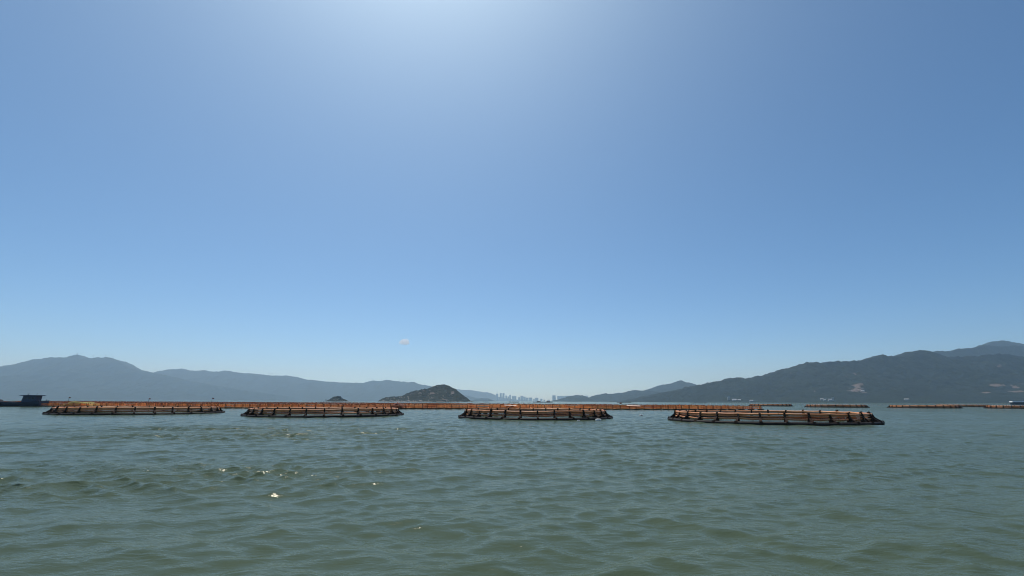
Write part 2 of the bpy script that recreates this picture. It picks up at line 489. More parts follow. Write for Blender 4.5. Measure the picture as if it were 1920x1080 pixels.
# ------------------------------------------------------------------ hills and islands
def hill(name, prof, Y, front, back, seed, mat, label, spur=0.5, spur_scale=260.0, tree=5.0, step=1.3, nv=70, scars=(), shore=0.0, rocky=0.0, power=1.0):
    prof = np.array(prof, float)
    px = np.arange(prof[0, 0], prof[-1, 0] + 0.1, step)
    py = np.interp(px, prof[:, 0], prof[:, 1])
    pts = np.array([at_depth(a, b, Y) for a, b in zip(px, py)])
    x = pts[:, 0]; H = np.maximum(pts[:, 2], 0.5)
    hm = H.max()
    v = np.concatenate([np.linspace(0, 1, nv), np.linspace(1, 2, max(8, nv // 4))[1:]])
    V, Xg = np.meshgrid(v, x, indexing='ij')
    Hg = np.broadcast_to(H, V.shape)
    fw = front * (0.35 + 0.65 * Hg / hm) * (0.75 + 0.5 * fbm(Xg / (front * 0.6) + seed, Xg * 0, seed, 3))
    Yg = np.where(V <= 1, Y - fw * (1 - V), Y + back * (V - 1))
    g = np.where(V <= 1, V ** power, np.cos((V - 1) * math.pi / 2) ** 1.3)
    g = np.clip(g, 0, 1)
    env = np.where(V <= 1, 4 * V * (1 - V), 0)
    wx = Xg + spur_scale * 0.5 * (fbm(Xg / spur_scale, Yg / spur_scale, seed + 40, 3) - 0.5)
    rd = ridged(wx / spur_scale, Yg / (spur_scale * 2.2), seed + 3, 5)
    Z = -4 + (Hg + 4) * g * (1 - spur * env * rd)
    tb = fbm(Xg / (tree * 3.2), Yg / (tree * 3.2), seed + 77, 3) - 0.5
    Z = Z + tb * 2.0 * tree * np.clip(g * 3, 0, 1) * np.clip(Hg / (6 * tree), 0.1, 1)
    jag = (fbm(Xg / (tree * 9), Yg / (tree * 14), seed + 55, 4, 0.6) - 0.5) * 3.2 * tree
    Z = Z + jag * np.clip(g * 2, 0, 1) * np.clip(Hg / (8 * tree), 0.05, 1)
    Z[0] = -4; Z[-1] = -4
    bare = np.zeros_like(Z)
    pm = np.broadcast_to(px, V.shape)
    if scars:
        P0 = np.stack([Xg, Yg, Z], -1) - np.array([0, 0, EYE])
        w = P0 @ np.array(fwd); sx = 960 + F_PX * (P0 @ np.array(CR)) / w; sy = 540 - F_PX * (P0 @ np.array(CU)) / w
        rag = fbm(Xg / 26, Yg / 40 + Z / 20, seed + 9, 4) - 0.5
        for (a, b, rx, ry, s) in scars:
            d = ((sx - a) / rx) ** 2 + ((sy - b) / ry) ** 2
            bare = np.maximum(bare, 0.85 * s * np.clip(0.95 - d + rag * 4.2, 0, 1) * (V <= 1))
    if shore:
        bare = np.maximum(bare, np.clip(1.2 - Z / shore, 0, 1) * 0.8 * fbm(Xg / 14, Yg / 14, seed + 5, 3) * 1.6)
    if rocky:
        rk = fbm(Xg / 16, Yg / 16 + Z / 9, seed + 31, 3)
        bare = np.maximum(bare, np.clip((rk - (0.66 - rocky)) * 7, 0, 1) * 0.75)
    P = np.stack([Xg, Yg, Z], -1)
    o = link_mesh(name, grid_mesh(name, P, mat, True, {'bare': bare}))
    tag(o, label, 'hill' if mat is MAT_HILL else 'island', kind='structure')
    o_P = P[:nv]
    return o, o_P

A_PROF = [(-260, 735), (-120, 708), (0, 687), (25, 683), (60, 675), (95, 669.5), (120, 670), (130, 667.3), (140, 665.8), (147, 666.5), (160, 672.5), (168, 671), (200, 670.5), (212, 673), (222, 680), (238, 690), (255, 693), (272, 697), (285, 699.5), (300, 703), (330, 710), (380, 720), (450, 732), (520, 742), (590, 752)]
B_PROF = [(160, 735), (230, 712), (285, 699), (300, 695), (320, 692.5), (340, 691), (352, 695), (370, 695), (380, 694), (400, 697), (410, 697), (420, 694.5), (432, 696), (445, 699), (470, 700), (490, 702), (510, 704.5), (535, 704), (550, 706), (570, 711), (590, 713), (610, 715.5), (640, 717), (680, 718), (690, 715.5), (700, 713), (706, 714.5), (718, 714), (726, 712), (735, 714), (750, 715), (765, 717), (775, 716), (785, 720), (795, 722), (808, 724), (850, 736), (900, 748), (930, 752.5)]
C_PROF = [(770, 747), (820, 733), (850, 728), (858, 730), (870, 731), (885, 731.5), (905, 735), (915, 735.5), (925, 739), (935, 744), (960, 748.5), (1010, 752)]
hillA = hill('hills', A_PROF, 7000, 1800, 1500, 1, MAT_HILL, 'long hazy blue mountain at the left edge with a summit station', 0.5, 420, 9.5)
hillB = hill('hills', B_PROF, 8600, 1500, 1500, 2, MAT_HILL, 'pale blue ridge with wind turbines behind the dark island', 0.45, 420, 6)
hillC = hill('hills', C_PROF, 12300, 900, 900, 3, MAT_HILL, 'faint ridge sloping down to the city towers', 0.4, 300, 5, nv=40)
hill('hills', [(884, 751.5), (893, 748), (905, 746.5), (915, 747), (922, 750), (928, 752)], 6800, 260, 260, 31, MAT_HILL, 'low faint headland beside the right foot of the dark island', 0.3, 120, 3, nv=24)
hill('hills', [(1030, 752.4), (1046, 749.5), (1058, 746), (1070, 742.6), (1085, 741), (1098, 743), (1104, 746), (1115, 742), (1125, 740), (1135, 737.5), (1142, 739), (1160, 737), (1170, 737), (1180, 733), (1192, 732), (1210, 732.5), (1230, 735), (1300, 745), (1350, 753)],
     4700, 700, 600, 4, MAT_HILL, 'low rounded foothills between the city and the right mountain', 0.4, 220, 5, nv=44)
hill('hills', [(1160, 750), (1195, 738), (1210, 733), (1225, 727), (1240, 722), (1250, 720.5), (1262, 718), (1277, 713), (1290, 717), (1305, 721), (1330, 728), (1400, 745)],
     5600, 900, 900, 5, MAT_HILL, 'pointed pale blue peak behind the shoulder of the right mountain', 0.4, 300, 5, nv=50)
D1 = [(1165, 753.4), (1190, 749), (1215, 744), (1240, 738.5), (1275, 732.5), (1290, 728), (1305, 722.5), (1330, 719.5), (1345, 715), (1360, 713.5), (1375, 709.5), (1390, 708), (1398, 710), (1410, 709), (1418, 705.5), (1432, 704.5), (1445, 701.5), (1470, 694.5), (1490, 688), (1510, 682), (1530, 679), (1548, 680), (1570, 677), (1590, 678), (1620, 676.5), (1640, 670), (1660, 665), (1672, 667), (1695, 667.5), (1705, 661), (1720, 657.5), (1733, 656.5), (1745, 659), (1755, 662), (1775, 667), (1800, 670), (1840, 668), (1880, 664), (1920, 668), (2000, 680), (2100, 700)]
hillD, PD = hill('hills', D1, 2900, 950, 800, 6, MAT_HILL, 'dark wooded mountain filling the right side behind the ring cages', 0.55, 330, 6.5, step=1.1, nv=110,
     scars=((1605, 730, 15, 9, 1.0), (1612, 722, 8, 3, 1.0), (1590, 736, 9, 3, 0.9), (1528, 734, 2.5, 2, 0.9), (1622, 738, 10, 4, 0.8), (1552, 737, 6, 1.5, 0.8), (1870, 722, 22, 2.5, 0.9), (1905, 722, 20, 6, 1.0), (1845, 737, 12, 2.5, 1.0), (1905, 733, 14, 3, 0.9), (1873, 686, 6, 5, 0.7), (1775, 692, 4, 4, 0.5), (1548, 688, 3, 2, 0.6), (1482, 700, 3, 2, 0.6), (1602, 701, 4, 2, 0.7), (1588, 706, 3, 2.5, 0.6)))
hill('hills', [(1700, 690), (1740, 668), (1750, 661), (1758, 657.5), (1785, 659), (1798, 654.5), (1815, 653), (1830, 651.5), (1845, 648), (1870, 649), (1900, 648), (1950, 650), (2100, 670)],
     4300, 900, 900, 7, MAT_HILL, 'second blue ridge rising behind the dark right mountain', 0.5, 320, 6, nv=60)
hill('hills', [(1780, 680), (1830, 655), (1845, 647), (1860, 641), (1878, 638.5), (1895, 640), (1910, 643), (1930, 648), (2000, 660), (2080, 690)],
     5200, 900, 900, 8, MAT_HILL, 'highest hazy summit at the far right edge', 0.45, 320, 6, nv=50)

ISLE = [(708, 753), (712, 750), (718, 747), (728, 745), (737, 743), (745, 744), (752, 742.5), (758, 740.5), (764, 737), (772, 734), (780, 732), (790, 730.5), (800, 728.8), (808, 725.5), (816, 723), (824, 721.3), (832, 721), (840, 722.5), (847, 727), (855, 731), (862, 737), (870, 743), (876, 747), (882, 752), (885, 753.5)]
isle, PI_ = hill('island', ISLE, 1500, 115, 120, 11, MAT_ISLE, 'dark scrubby island with pale boulders in front of the far ridge', 0.35, 60, 1.7, step=0.45, nv=90, shore=3.0, rocky=0.0, power=0.85,
     scars=((811, 738, 5, 2.5, 0.7), (849, 736, 4, 3, 0.9), (794, 733, 3.5, 1.5, 0.7), (770, 740, 3, 1.5, 0.7), (810, 746, 3, 1.5, 0.7), (836, 749, 10, 1.6, 0.9), (780, 751, 14, 1.2, 0.8)))
islet, PJ = hill('island', [(604, 753), (611, 751.5), (616, 749.5), (621, 746.5), (627, 743.6), (633, 742.5), (638, 743), (642, 746.5), (648, 749.8), (653, 752), (656, 753)], 1250, 26, 24, 12, MAT_ISLE,
     'tiny dark rocky islet left of the large dark island', 0.3, 22, 0.9, step=0.3, nv=50, shore=2.2, rocky=0.0, power=0.8)

def boulder_mesh(seed):
    rg = np.random.default_rng(seed)
    m = MB()
    rings = 4; seg = 7
    vs = [(0, 0, -0.6)]
    for i in range(1, rings):
        a = math.pi * i / rings - math.pi / 2
        for k in range(seg):
            q = 2 * math.pi * k / seg
            rr = rg.uniform(0.8, 1.15)
            vs.append((math.cos(a) * math.cos(q) * rr, math.cos(a) * math.sin(q) * rr, 0.7 * math.sin(a) * rr))
    vs.append((0, 0, 0.7))
    fs = []
    for k in range(seg):
        l = (k + 1) % seg
        fs.append((0, 1 + l, 1 + k))
        for i in range(rings - 2):
            fs.append((1 + i * seg + k, 1 + i * seg + l, 1 + (i + 1) * seg + l, 1 + (i + 1) * seg + k))
        fs.append((1 + (rings - 2) * seg + k, 1 + (rings - 2) * seg + l, len(vs) - 1))
    m.add(vs, fs)
    return m.mesh('boulder', MAT_ROCK)
BOULDERS = [boulder_mesh(s) for s in range(4)]
def scatter_boulders(parent, P, n, seed, smin, smax, low):
    rg = np.random.default_rng(seed)
    k = 0
    while k < n:
        i = int(rg.integers(2, P.shape[0] - 8)); j = int(rg.integers(3, P.shape[1] - 3))
        if rg.uniform() < low: i = int(rg.integers(2, 12))
        p = P[i, j]
        if p[2] < 0.3: continue
        s = rg.uniform(smin, smax) * (0.7 + rg.uniform() ** 3)
        link_mesh('boulder', BOULDERS[k % 4], parent, p, (rg.uniform(-.3, .3), rg.uniform(-.3, .3), rg.uniform(0, 6)), (s * rg.uniform(0.9, 1.7), s, s * rg.uniform(0.6, 1.0)))
        k += 1
scatter_boulders(isle, PI_, 120, 5, 0.8, 2.4, 0.55)
scatter_boulders(islet, PJ, 26, 6, 0.4, 1.1, 0.6)

# ------------------------------------------------------------------ the hazy air
def make_haze():
    m = bpy.data.materials.new('hazy_air')
    m.use_nodes = True
    t = m.node_tree
    t.nodes.clear()
    out = t.nodes.new('ShaderNodeOutputMaterial')
    pv = t.nodes.new('ShaderNodeVolumePrincipled')
    pv.inputs['Color'].default_value = (0.52, 0.76, 0.98, 1)
    pv.inputs['Absorption Color'].default_value = (1, 1, 1, 1)      # thin air only scatters: near hills go blue, the horizon goes pale
    pv.inputs['Density'].default_value = HAZE_DENSITY
    pv.inputs['Anisotropy'].default_value = HAZE_G
    t.links.new(pv.outputs[0], out.inputs['Volume'])
    b = MB()
    b.box(-14600, 14600, -14600, 14600, -9, 860)
    o = b.build('haze', m)
    tag(o, 'pale blue haze in the air over the bay', 'haze', kind='stuff')
make_haze()

# ------------------------------------------------------------------ round sea cages
def bracket_mesh():
    """black stanchion bracket: foot across both float pipes, leaning inwards. local +X points outwards, origin on the outer pipe's axis"""
    m = MB()
    # foot clamp over the two pipes
    m.hexa([(-0.86, -0.20, 0.02), (0.20, -0.20, 0.02), (0.20, 0.20, 0.02), (-0.86, 0.20, 0.02)],
           [(-0.80, -0.15, 0.24), (0.13, -0.15, 0.24), (0.13, 0.15, 0.24), (-0.80, 0.15, 0.24)])
    # tapering leaning stanchion
    m.hexa([(-0.84, -0.135, 0.235), (-0.08, -0.135, 0.235), (-0.08, 0.135, 0.235), (-0.84, 0.135, 0.235)],
           [(-0.86, -0.115, 0.56), (-0.50, -0.115, 0.56), (-0.50, 0.115, 0.56), (-0.86, 0.115, 0.56)])
    m.hexa([(-0.86, -0.115, 0.56), (-0.50, -0.115, 0.56), (-0.50, 0.115, 0.56), (-0.86, 0.115, 0.56)],
           [(-0.88, -0.10, 0.92), (-0.64, -0.10, 0.92), (-0.64, 0.10, 0.92), (-0.88, 0.10, 0.92)])
    # rounded clamp that holds the top rail
    m.tube([(-0.76, -0.12, 0.90), (-0.76, 0.12, 0.90)], 0.125, 8)
    m.tube([(-0.70, -0.13, 0.52), (-0.70, 0.13, 0.52)], 0.115, 8)
    return m.mesh('post', MAT_BRACKET)
BRACKET = bracket_mesh()

def ring_points(R, z, seed, wob=0.02, seg=120, zwob=None):
    q = np.linspace(0, 2 * math.pi, seg, endpoint=False)
    rg = np.random.default_rng(seed)
    dz = sum(rg.uniform(0.3, 1) * np.sin(q * k + rg.uniform(0, 6.28)) for k in (2, 3, 5, 7)) * (zwob if zwob is not None else wob)
    drr = sum(rg.uniform(0.3, 1) * np.sin(q * k + rg.uniform(0, 6.28)) for k in (2, 3, 4)) * wob * 1.5
    return [((R + drr[i]) * math.cos(a), (R + drr[i]) * math.sin(a), z + dz[i]) for i, a in enumerate(q)]

def flex(q, seed, amp):
    rg = np.random.default_rng(seed)
    return sum(rg.uniform(0.3, 1) * math.sin(q * k + rg.uniform(0, 6.28)) for k in (2, 3, 5)) * amp

def ring_cage(name, cx, cy, R, npost, seed, label, group, detail=True, rot=0.0):
    t = empty(name, (cx, cy, 0), rot)
    tag(t, label, 'fish cage', group)
    rg = np.random.default_rng(seed)
    seg = npost * 6
    fl = [flex(2 * math.pi * i / seg, seed, 0.022) for i in range(seg)]
    def ring(rr, z, jit=0.0, sag=0.0):
        pj = rg.normal(0, jit, npost); rj = rg.normal(0, jit, npost)
        out = []
        for i in range(seg):
            q = 2 * math.pi * i / seg
            a = i // 6; fr = (i % 6) / 6.0; b = (a + 1) % npost
            dz = pj[a] * (1 - fr) + pj[b] * fr - sag * math.sin(math.pi * fr)
            dd = rj[a] * (1 - fr) + rj[b] * fr
            out.append(((rr + dd) * math.cos(q), (rr + dd) * math.sin(q), z + fl[i] + dz))
        return out
    for rr in (R - 0.17, R - 0.85):
        m = MB(); m.tube(ring(rr, 0.07), 0.175 if detail else 0.19, 10 if detail else 6, True)
        m.build('float_ring', MAT_BLACK, t, smooth=True)
    m = MB(); m.tube(ring(R - 0.93, 0.90, 0.012, 0.025), 0.095 if detail else 0.095, 8 if detail else 5, True)
    m.build('top_rail', MAT_RAIL, t, smooth=True)
    m = MB(); m.tube(ring(R - 0.87, 0.50, 0.025, 0.05), 0.08 if detail else 0.085, 8 if detail else 5, True)
    m.build('middle_rail', MAT_RAIL, t, smooth=True)
    m = MB(); m.tube(ring(R - 0.90, 0.73, 0.02, 0.03), 0.055 if detail else 0.06, 8 if detail else 5, True)
    m.build('lower_top_rail', MAT_RAIL, t, smooth=True)
    if detail:
        for i in range(npost):
            q = 2 * math.pi * i / npost
            link_mesh('post', BRACKET, t, ((R - 0.17) * math.cos(q), (R - 0.17) * math.sin(q), 0.06 + fl[i * 6]),
                      (rg.normal(0, 0.03), rg.normal(0, 0.03), q + rg.normal(0, 0.04)), (1, rg.uniform(0.6, 0.85), rg.uniform(0.94, 1.05)))
    else:
        vs = np.array([v.co[:] for v in BRACKET.vertices]); fs = [tuple(p.vertices) for p in BRACKET.polygons]
        m = MB()
        for i in range(npost):
            q = 2 * math.pi * i / npost; c, s = math.cos(q), math.sin(q)
            p = vs.copy(); p[:, 0] += R - 0.17
            m.add(np.stack([p[:, 0] * c - p[:, 1] * s, p[:, 0] * s + p[:, 1] * c, p[:, 2] + 0.06], 1), fs)
        o = m.build('post_ring', MAT_BRACKET, t); o['kind'] = 'stuff'
    # netting hung from the top rail down into the water, folds between the posts
    n = seg * 2
    rows = []
    for k, (z, rr) in enumerate(((0.88, R - 1.0), (0.6, R - 1.05), (0.3, R - 1.08), (-0.4, R - 1.10))):
        row = []
        for i in range(n):
            q = 2 * math.pi * i / n
            d = 0.05 * math.sin(q * npost) + rg.normal(0, 0.02)
            row.append(((rr + d) * math.cos(q), (rr + d) * math.sin(q), z))
        rows.append(row)
    me = grid_mesh('net', np.array(rows), MAT_NET, True, wrap=True)
    link_mesh('net', me, t)
    if detail:
        for k in range(9):
            q = rg.uniform(0, 6.283)
            m = MB()
            r1 = R - 0.9; z0 = rg.choice([0.5, 0.9])
            pts = [((r1 + 0.75 * f) * math.cos(q + 0.05 * f * rg.uniform(-1, 1)), (r1 + 0.75 * f) * math.sin(q), z0 * (1 - f) ** 1.4 + 0.14) for f in np.linspace(0, 1, 6)]
            m.tube(pts, 0.016, 5)
            m.build('rope', MAT_ROPE, t)
    return t

CG = 'ring cages in the near row'
ring_cage('fish_cage', -58.3, 76.6, 11.3, 30, 41, 'leftmost ring cage of the near row, in front of the work boat', CG, rot=0.05)
ring_cage('fish_cage', -26.4, 69.4, 10.75, 30, 42, 'ring cage below the tiny islet, second from left in the near row', CG, rot=0.02)
ring_cage('fish_cage', 2.97, 61.9, 9.72, 30, 43, 'ring cage at the centre of the near row, with black floats and orange rails', CG, rot=0.09)
ring_cage('fish_cage', 27.8, 53.2, 10.25, 30, 44, 'nearest ring cage, rightmost of the near row, with bright orange rails', CG, rot=0.0)
FG = 'ring cages far off on the right'
ring_cage('fish_cage', 128.7, 240.5, 9.95, 26, 45, 'smallest far ring cage, just right of the orange rafts end', FG, False)
ring_cage('fish_cage', 131.1, 195.6, 11.0, 26, 46, 'far ring cage seen above the right end of the nearest cage', FG, False)
ring_cage('fish_cage', 155.4, 182.6, 10.9, 26, 47, 'far ring cage alone on the right, second from the right edge', FG, False)
ring_cage('fish_cage', 182.0, 172.5, 10.0, 26, 48, 'far ring cage cut off by the right edge', FG, False)
ring_cage('fish_cage', 222.0, 238.0, 10.5, 26, 49, 'thin far ring cage behind the one cut off by the right edge', FG, False)

# ------------------------------------------------------------------ band of square rafts with orange rails
SIDE, CELL, NL = 20.0, 5.0, 5
def raft_meshes(seed):
    h = SIDE / 2
    fl, pl, ra, po, pa = MB(), MB(), MB(), MB(), MB()
    rg = np.random.default_rng(seed)
    for i in range(NL):
        c = -h + i * CELL
        edge = i in (0, NL - 1)
        pl.box(-h - 0.3, h + 0.3, c - 0.32, c + 0.32, 0.24, 0.31)
        for j in range(NL - 1):
            y0 = -h + j * CELL + 0.33
            pl.box(c - 0.3, c + 0.3, y0, y0 + CELL - 0.66, 0.238, 0.305)
        for k in range(9):
            x = -h + k * 2.5
            fl.tube([(x - 0.75, c, 0.02), (x + 0.75, c, 0.02)], 0.24, 6)
        for z in (0.86, 0.54):
            for s in ((-0.26, 0.26) if edge else (0.26,)):
                if not edge and rg.uniform() < 0.25: continue
                d = rg.normal(0, 0.03)
                ra.tube([(-h - 0.3, c + s, z + d), (-h * 0.4, c + s, z + rg.normal(0, 0.04)), (h * 0.3, c + s, z + rg.normal(0, 0.04)), (h + 0.3, c + s, z - d)], 0.05, 5)
                ra.tube([(c + s, -h - 0.3, z - 0.07 + d), (c + s, h + 0.3, z - 0.07 - d)], 0.045, 5)
        for k in range(11):
            x = -h + k * 2.0 + rg.normal(0, 0.15)
            for s in ((-0.26, 0.26) if edge else (0.26,)):
                top = 1.02 + rg.uniform(-0.06, 0.22)
                po.box(x - 0.065, x + 0.065, c + s - 0.065, c + s + 0.065, 0.3, top)
                po.box(c + s - 0.06, c + s + 0.06, x + 0.9, x + 1.02, 0.3, top - 0.08)
        for k in range(3):                      # bleached planks lashed along the rails
            if rg.uniform() < 0.6:
                x = rg.uniform(-h, h - 4); L = rg.uniform(1.5, 4.5); z = float(rg.choice([0.45, 0.66, 0.93]))
                pa.box(x, x + L, c - 0.46, c - 0.34, z, z + rg.uniform(0.08, 0.16))
    return (fl.mesh('float_frame', MAT_RAFTFLOAT), pl.mesh('walkway', MAT_PLANK), ra.mesh('railing', MAT_RAIL_FAR), po.mesh('railing_posts', MAT_RAFTPOST), pa.mesh('lashed_planks', MAT_PALEPLANK))
RAFT = [raft_meshes(s) for s in (3, 4, 5, 6)]
def raft(x, y, rz, label, group):
    t = empty('fish_raft', (x, y, 0), rz)
    tag(t, label, 'fish raft', group)
    for n, me in zip(('float_frame', 'walkway', 'railing', 'railing_posts', 'lashed_planks'), RAFT[rr_.randrange(4)]):
        o = link_mesh(n, me, t)
        if n in ('railing_posts', 'lashed_planks'): o['kind'] = 'stuff'
    return t
rr_ = random.Random(5)
RG = 'square rafts with orange rails in the long band'
RAFTS = []
FRONT = ['front row orange raft in the gap between the centre and nearest ring cages', 'front row orange raft behind the right half of the centre ring cage',
         'front row orange raft behind the left end of the centre ring cage', 'front row orange raft with the brown heap, at the second ring cage right end',
         'front row orange raft behind the middle of the second ring cage', 'front row orange raft behind the left end of the second ring cage']
ORD = 'first second third fourth fifth sixth seventh eighth ninth tenth eleventh twelfth thirteenth fourteenth fifteenth sixteenth seventeenth eighteenth'.split()
edge_y = [124, 155, 210, 255, 281, 330]; edge_x = [64, 58, -12, -73, -143, -300]
for k in range(10):
    y = 131.5 + 21.2 * k
    xr = np.interp(y, edge_y, edge_x) - (8 if k else 10)
    xl = -84 if k == 0 else (-150 if k == 1 else -1.13 * y)
    x = xr
    while x > xl:
        yy = y + rr_.uniform(-0.7, 0.7) + (0 if x > -50 else (-50 - x) * 0.04)
        if k == 0 and x == xr: lab = 'square orange railed raft at the right end of the long band'
        elif k == 0: lab = FRONT.pop(0) if FRONT else 'square orange railed raft at the left end of the front raft row'
        else: lab = 'square orange railed raft behind the front row of the long orange band'
        RAFTS.append(raft(x, yy, rr_.uniform(-0.02, 0.02), lab, RG))
        x -= 21.2

# things lying on the rafts
def heap(name, px, y, w, d, hgt, mat, label, cat, seed, base=0.3, nx=22, ny=12):
    c = at_depth(px, 760, y)
    u = np.linspace(-1, 1, nx); v = np.linspace(-1, 1, ny)
    U_, V_ = np.meshgrid(u, v, indexing='ij')
    e = np.clip(1 - np.maximum(np.abs(U_) ** 3, np.abs(V_) ** 3), 0, 1) ** 0.6
    z = hgt * e * (0.55 + 0.8 * fbm(U_ * 2.2 + seed, V_ * 2.0, seed, 3))
    P = np.stack([U_ * w / 2, V_ * d / 2, z], -1)
    o = link_mesh(name, grid_mesh(name, P, mat, True), None, (c.x, y, base))
    tag(o, label, cat)
    return o
heap('net_heap', 150, 148.5, 9.0, 3.2, 1.05, MAT_TARP, 'heap of yellow green netting on the rafts beside the work boat', 'netting', 3)
heap('net_heap', 173, 149.5, 3.6, 2.5, 0.75, MAT_TARP, 'low yellow green net pile right of the big yellow heap', 'netting', 8)
heap('net_heap', 745, 122.4, 3.2, 2.0, 1.15, MAT_BROWNNET, 'dark red brown net heap above the right end of the second ring cage', 'netting', 12)
def board(px, py, y, w, label, seed):
    c = at_depth(px, py, y)
    m = MB()
    for i in range(4):
        m.box(-w / 2, w / 2, -0.62 + i * 0.31, -0.33 + i * 0.31, 0.0, 0.05)
    for s in (-0.35, 0.35):
        m.box(s * w - 0.05, s * w + 0.05, -0.62, 0.62, -0.06, -0.002)
    o = m.build('loading_board', MAT_PALEBOARD, None, loc=(c.x, y, 0.97), rot=(RAD(8), RAD(2), 0.03))
    tag(o, label, 'board')
board(957, 764, 121.2, 3.0, 'pale peach board lying on the raft rail behind the centre cage', 1)
board(1188, 765, 121.3, 3.4, 'pale peach board lying on the raft rail between the centre and right cages', 2)
def pole(px, y, hgt, label, lean=0.0):
    c = at_depth(px, 757, y)
    t = empty('marker_pole', (c.x, y, 0.3), 0)
    t.rotation_euler = (0, lean, 0)
    tag(t, label, 'pole', 'marker poles on the rafts')
    m = MB(); m.tube([(0, 0, -0.25), (0.02, 0, hgt * 0.5), (0, 0, hgt)], 0.045, 6); m.build('pole', MAT_DARKRAFT, t)
    m = MB(); m.add([(0, 0.02, hgt), (0.55, 0.05, hgt - 0.08), (0.5, -0.03, hgt - 0.36), (0, 0.0, hgt - 0.4), (0, -0.02, hgt), (0.55, 0.0, hgt - 0.08), (0.5, -0.08, hgt - 0.36), (0, -0.04, hgt - 0.4)], [(0, 1, 2, 3), (7, 6, 5, 4), (0, 4, 5, 1), (1, 5, 6, 2), (2, 6, 7, 3), (3, 7, 4, 0)])
    m.build('flag', MAT_BROWNNET, t)
pole(127, 158, 2.6, 'dark marker pole on the rafts just right of the work boat')
pole(277, 152, 2.3, 'marker pole on the rafts above the leftmost ring cage', 0.06)
pole(395, 146, 2.5, 'marker pole on the rafts above the right end of the leftmost cage', 0.12)
pole(410, 146, 1.5, 'short leaning pole on the rafts between the two left cages', 0.7)
pole(1162, 128, 1.5, 'short marker pole on the rafts right of the centre cage')

# ------------------------------------------------------------------ dark work boat at the left edge
def work_boat():
    t = empty('work_boat', (-151.6, 146.5, 0), RAD(3))
    tag(t, 'dark blue work boat with a flat roofed cabin at the left edge', 'boat')
    # hull: stations along x (stern at the right)
    st = [(-9.5, 0.25, 2.3), (-8.6, 1.2, 1.95), (-6.5, 1.75, 1.55), (-2.5, 1.9, 1.25), (2.5, 1.9, 1.15), (6.0, 1.85, 1.3), (8.6, 1.75, 1.62), (9.4, 1.65, 1.72)]
    rows = []
    for x, w, zt in st:
        rows.append([(x, -w, zt), (x + 0.02, -w * 0.97, 0.62), (x, -w * 0.82, 0.05), (x, -w * 0.4, -0.4), (x, w * 0.4, -0.4), (x, w * 0.82, 0.05), (x + 0.02, w * 0.97, 0.62), (x, w, zt)])
    m = MB()
    n = 8
    vs = [p for r in rows for p in r]
    fs = []
    for i in range(len(rows) - 1):
        for k in range(n - 1):
            fs.append((i * n + k, (i + 1) * n + k, (i + 1) * n + k + 1, i * n + k + 1))
    fs.append(tuple(range(n))); fs.append(tuple((len(rows) - 1) * n + k for k in range(n))[::-1])
    m.add(vs, fs)
    m.build('hull', MAT_HULL, t)
    m = MB()
    for s in (-1, 1):
        m.tube([(x, s * w, zt + 0.03) for x, w, zt in st], 0.09, 6)
    m.build('gunwale', MAT_HULL, t, smooth=True)
    m = MB(); m.box(-7.5, 8.6, -1.62, 1.62, 0.95, 1.05); m.build('deck', MAT_DARKRAFT, t)
    cabin = MB()
    cabin.hexa([(3.6, -1.1, 1.052), (7.5, -1.1, 1.052), (7.5, 1.1, 1.052), (3.6, 1.1, 1.052)],
               [(4.0, -1.05, 3.15), (7.65, -1.05, 3.15), (7.65, 1.05, 3.15), (4.0, 1.05, 3.15)])
    cb = cabin.build('cabin', MAT_CABIN, t)
    for x in (4.4, 5.5, 6.6):
        m = MB(); m.box(x, x + 0.7, -1.10, -1.05, 2.15, 2.75); m.build('window', MAT_GLASS, cb)
    m = MB(); m.box(3.2, 8.4, -1.5, 1.5, 3.152, 3.27); m.box(3.4, 8.2, -1.3, 1.3, 3.27, 3.36)
    rf = m.build('roof', MAT_CABIN, t)
    m = MB(); m.tube([(4.4, 0, 3.36), (4.4, 0, 3.75)], 0.07, 6); m.tube([(4.1, 0, 3.72), (4.7, 0, 3.72)], 0.05, 6); m.build('lamp_bar', MAT_DARKRAFT, rf)
    m = MB(); m.tube([(6.6, 0.3, 3.36), (6.6, 0.3, 4.0)], 0.035, 5); m.build('antenna', MAT_DARKRAFT, rf)
    m = MB(); m.tube([(8.9, -1.3, 1.6), (8.9, -1.3, 2.1)], 0.08, 6); m.tube([(8.9, 1.3, 1.6), (8.9, 1.3, 2.1)], 0.08, 6); m.build('bollard_pair', MAT_HULL, t)
    for k in range(4):
        x = -1.6 - k * 1.9
        m = MB(); m.tube([(x + 0.34 * math.cos(a), -1.98, 0.72 + 0.34 * math.sin(a)) for a in np.linspace(0, 2 * math.pi, 12, endpoint=False)], 0.13, 6, True)
        m.build('tyre_fender', MAT_BLACK, t, smooth=True)
    return t
work_boat()
def boat_heap(x, y, w, d, hh, seed, label, mat=MAT_DARKNET):
    u = np.linspace(-1, 1, 18); v = np.linspace(-1, 1, 12)
    U_, V_ = np.meshgrid(u, v, indexing='ij')
    e = np.clip(1 - np.maximum(np.abs(U_) ** 2.2, np.abs(V_) ** 3), 0, 1) ** 0.7
    z = hh * e * (0.6 + 0.8 * fbm(U_ * 2 + seed, V_ * 2, seed, 3))
    o = link_mesh('net_pile', grid_mesh('net_pile', np.stack([U_ * w / 2, V_ * d / 2, z], -1), mat, True), None, (x, y, 1.04))
    tag(o, label, 'netting')
boat_heap(-157.9, 146.3, 6.4, 2.6, 1.7, 4, 'dark net pile on the bow of the work boat at the left edge')
boat_heap(-151.9, 146.5, 2.6, 2.2, 0.55, 9, 'low dark net pile just left of the work boat cabin')

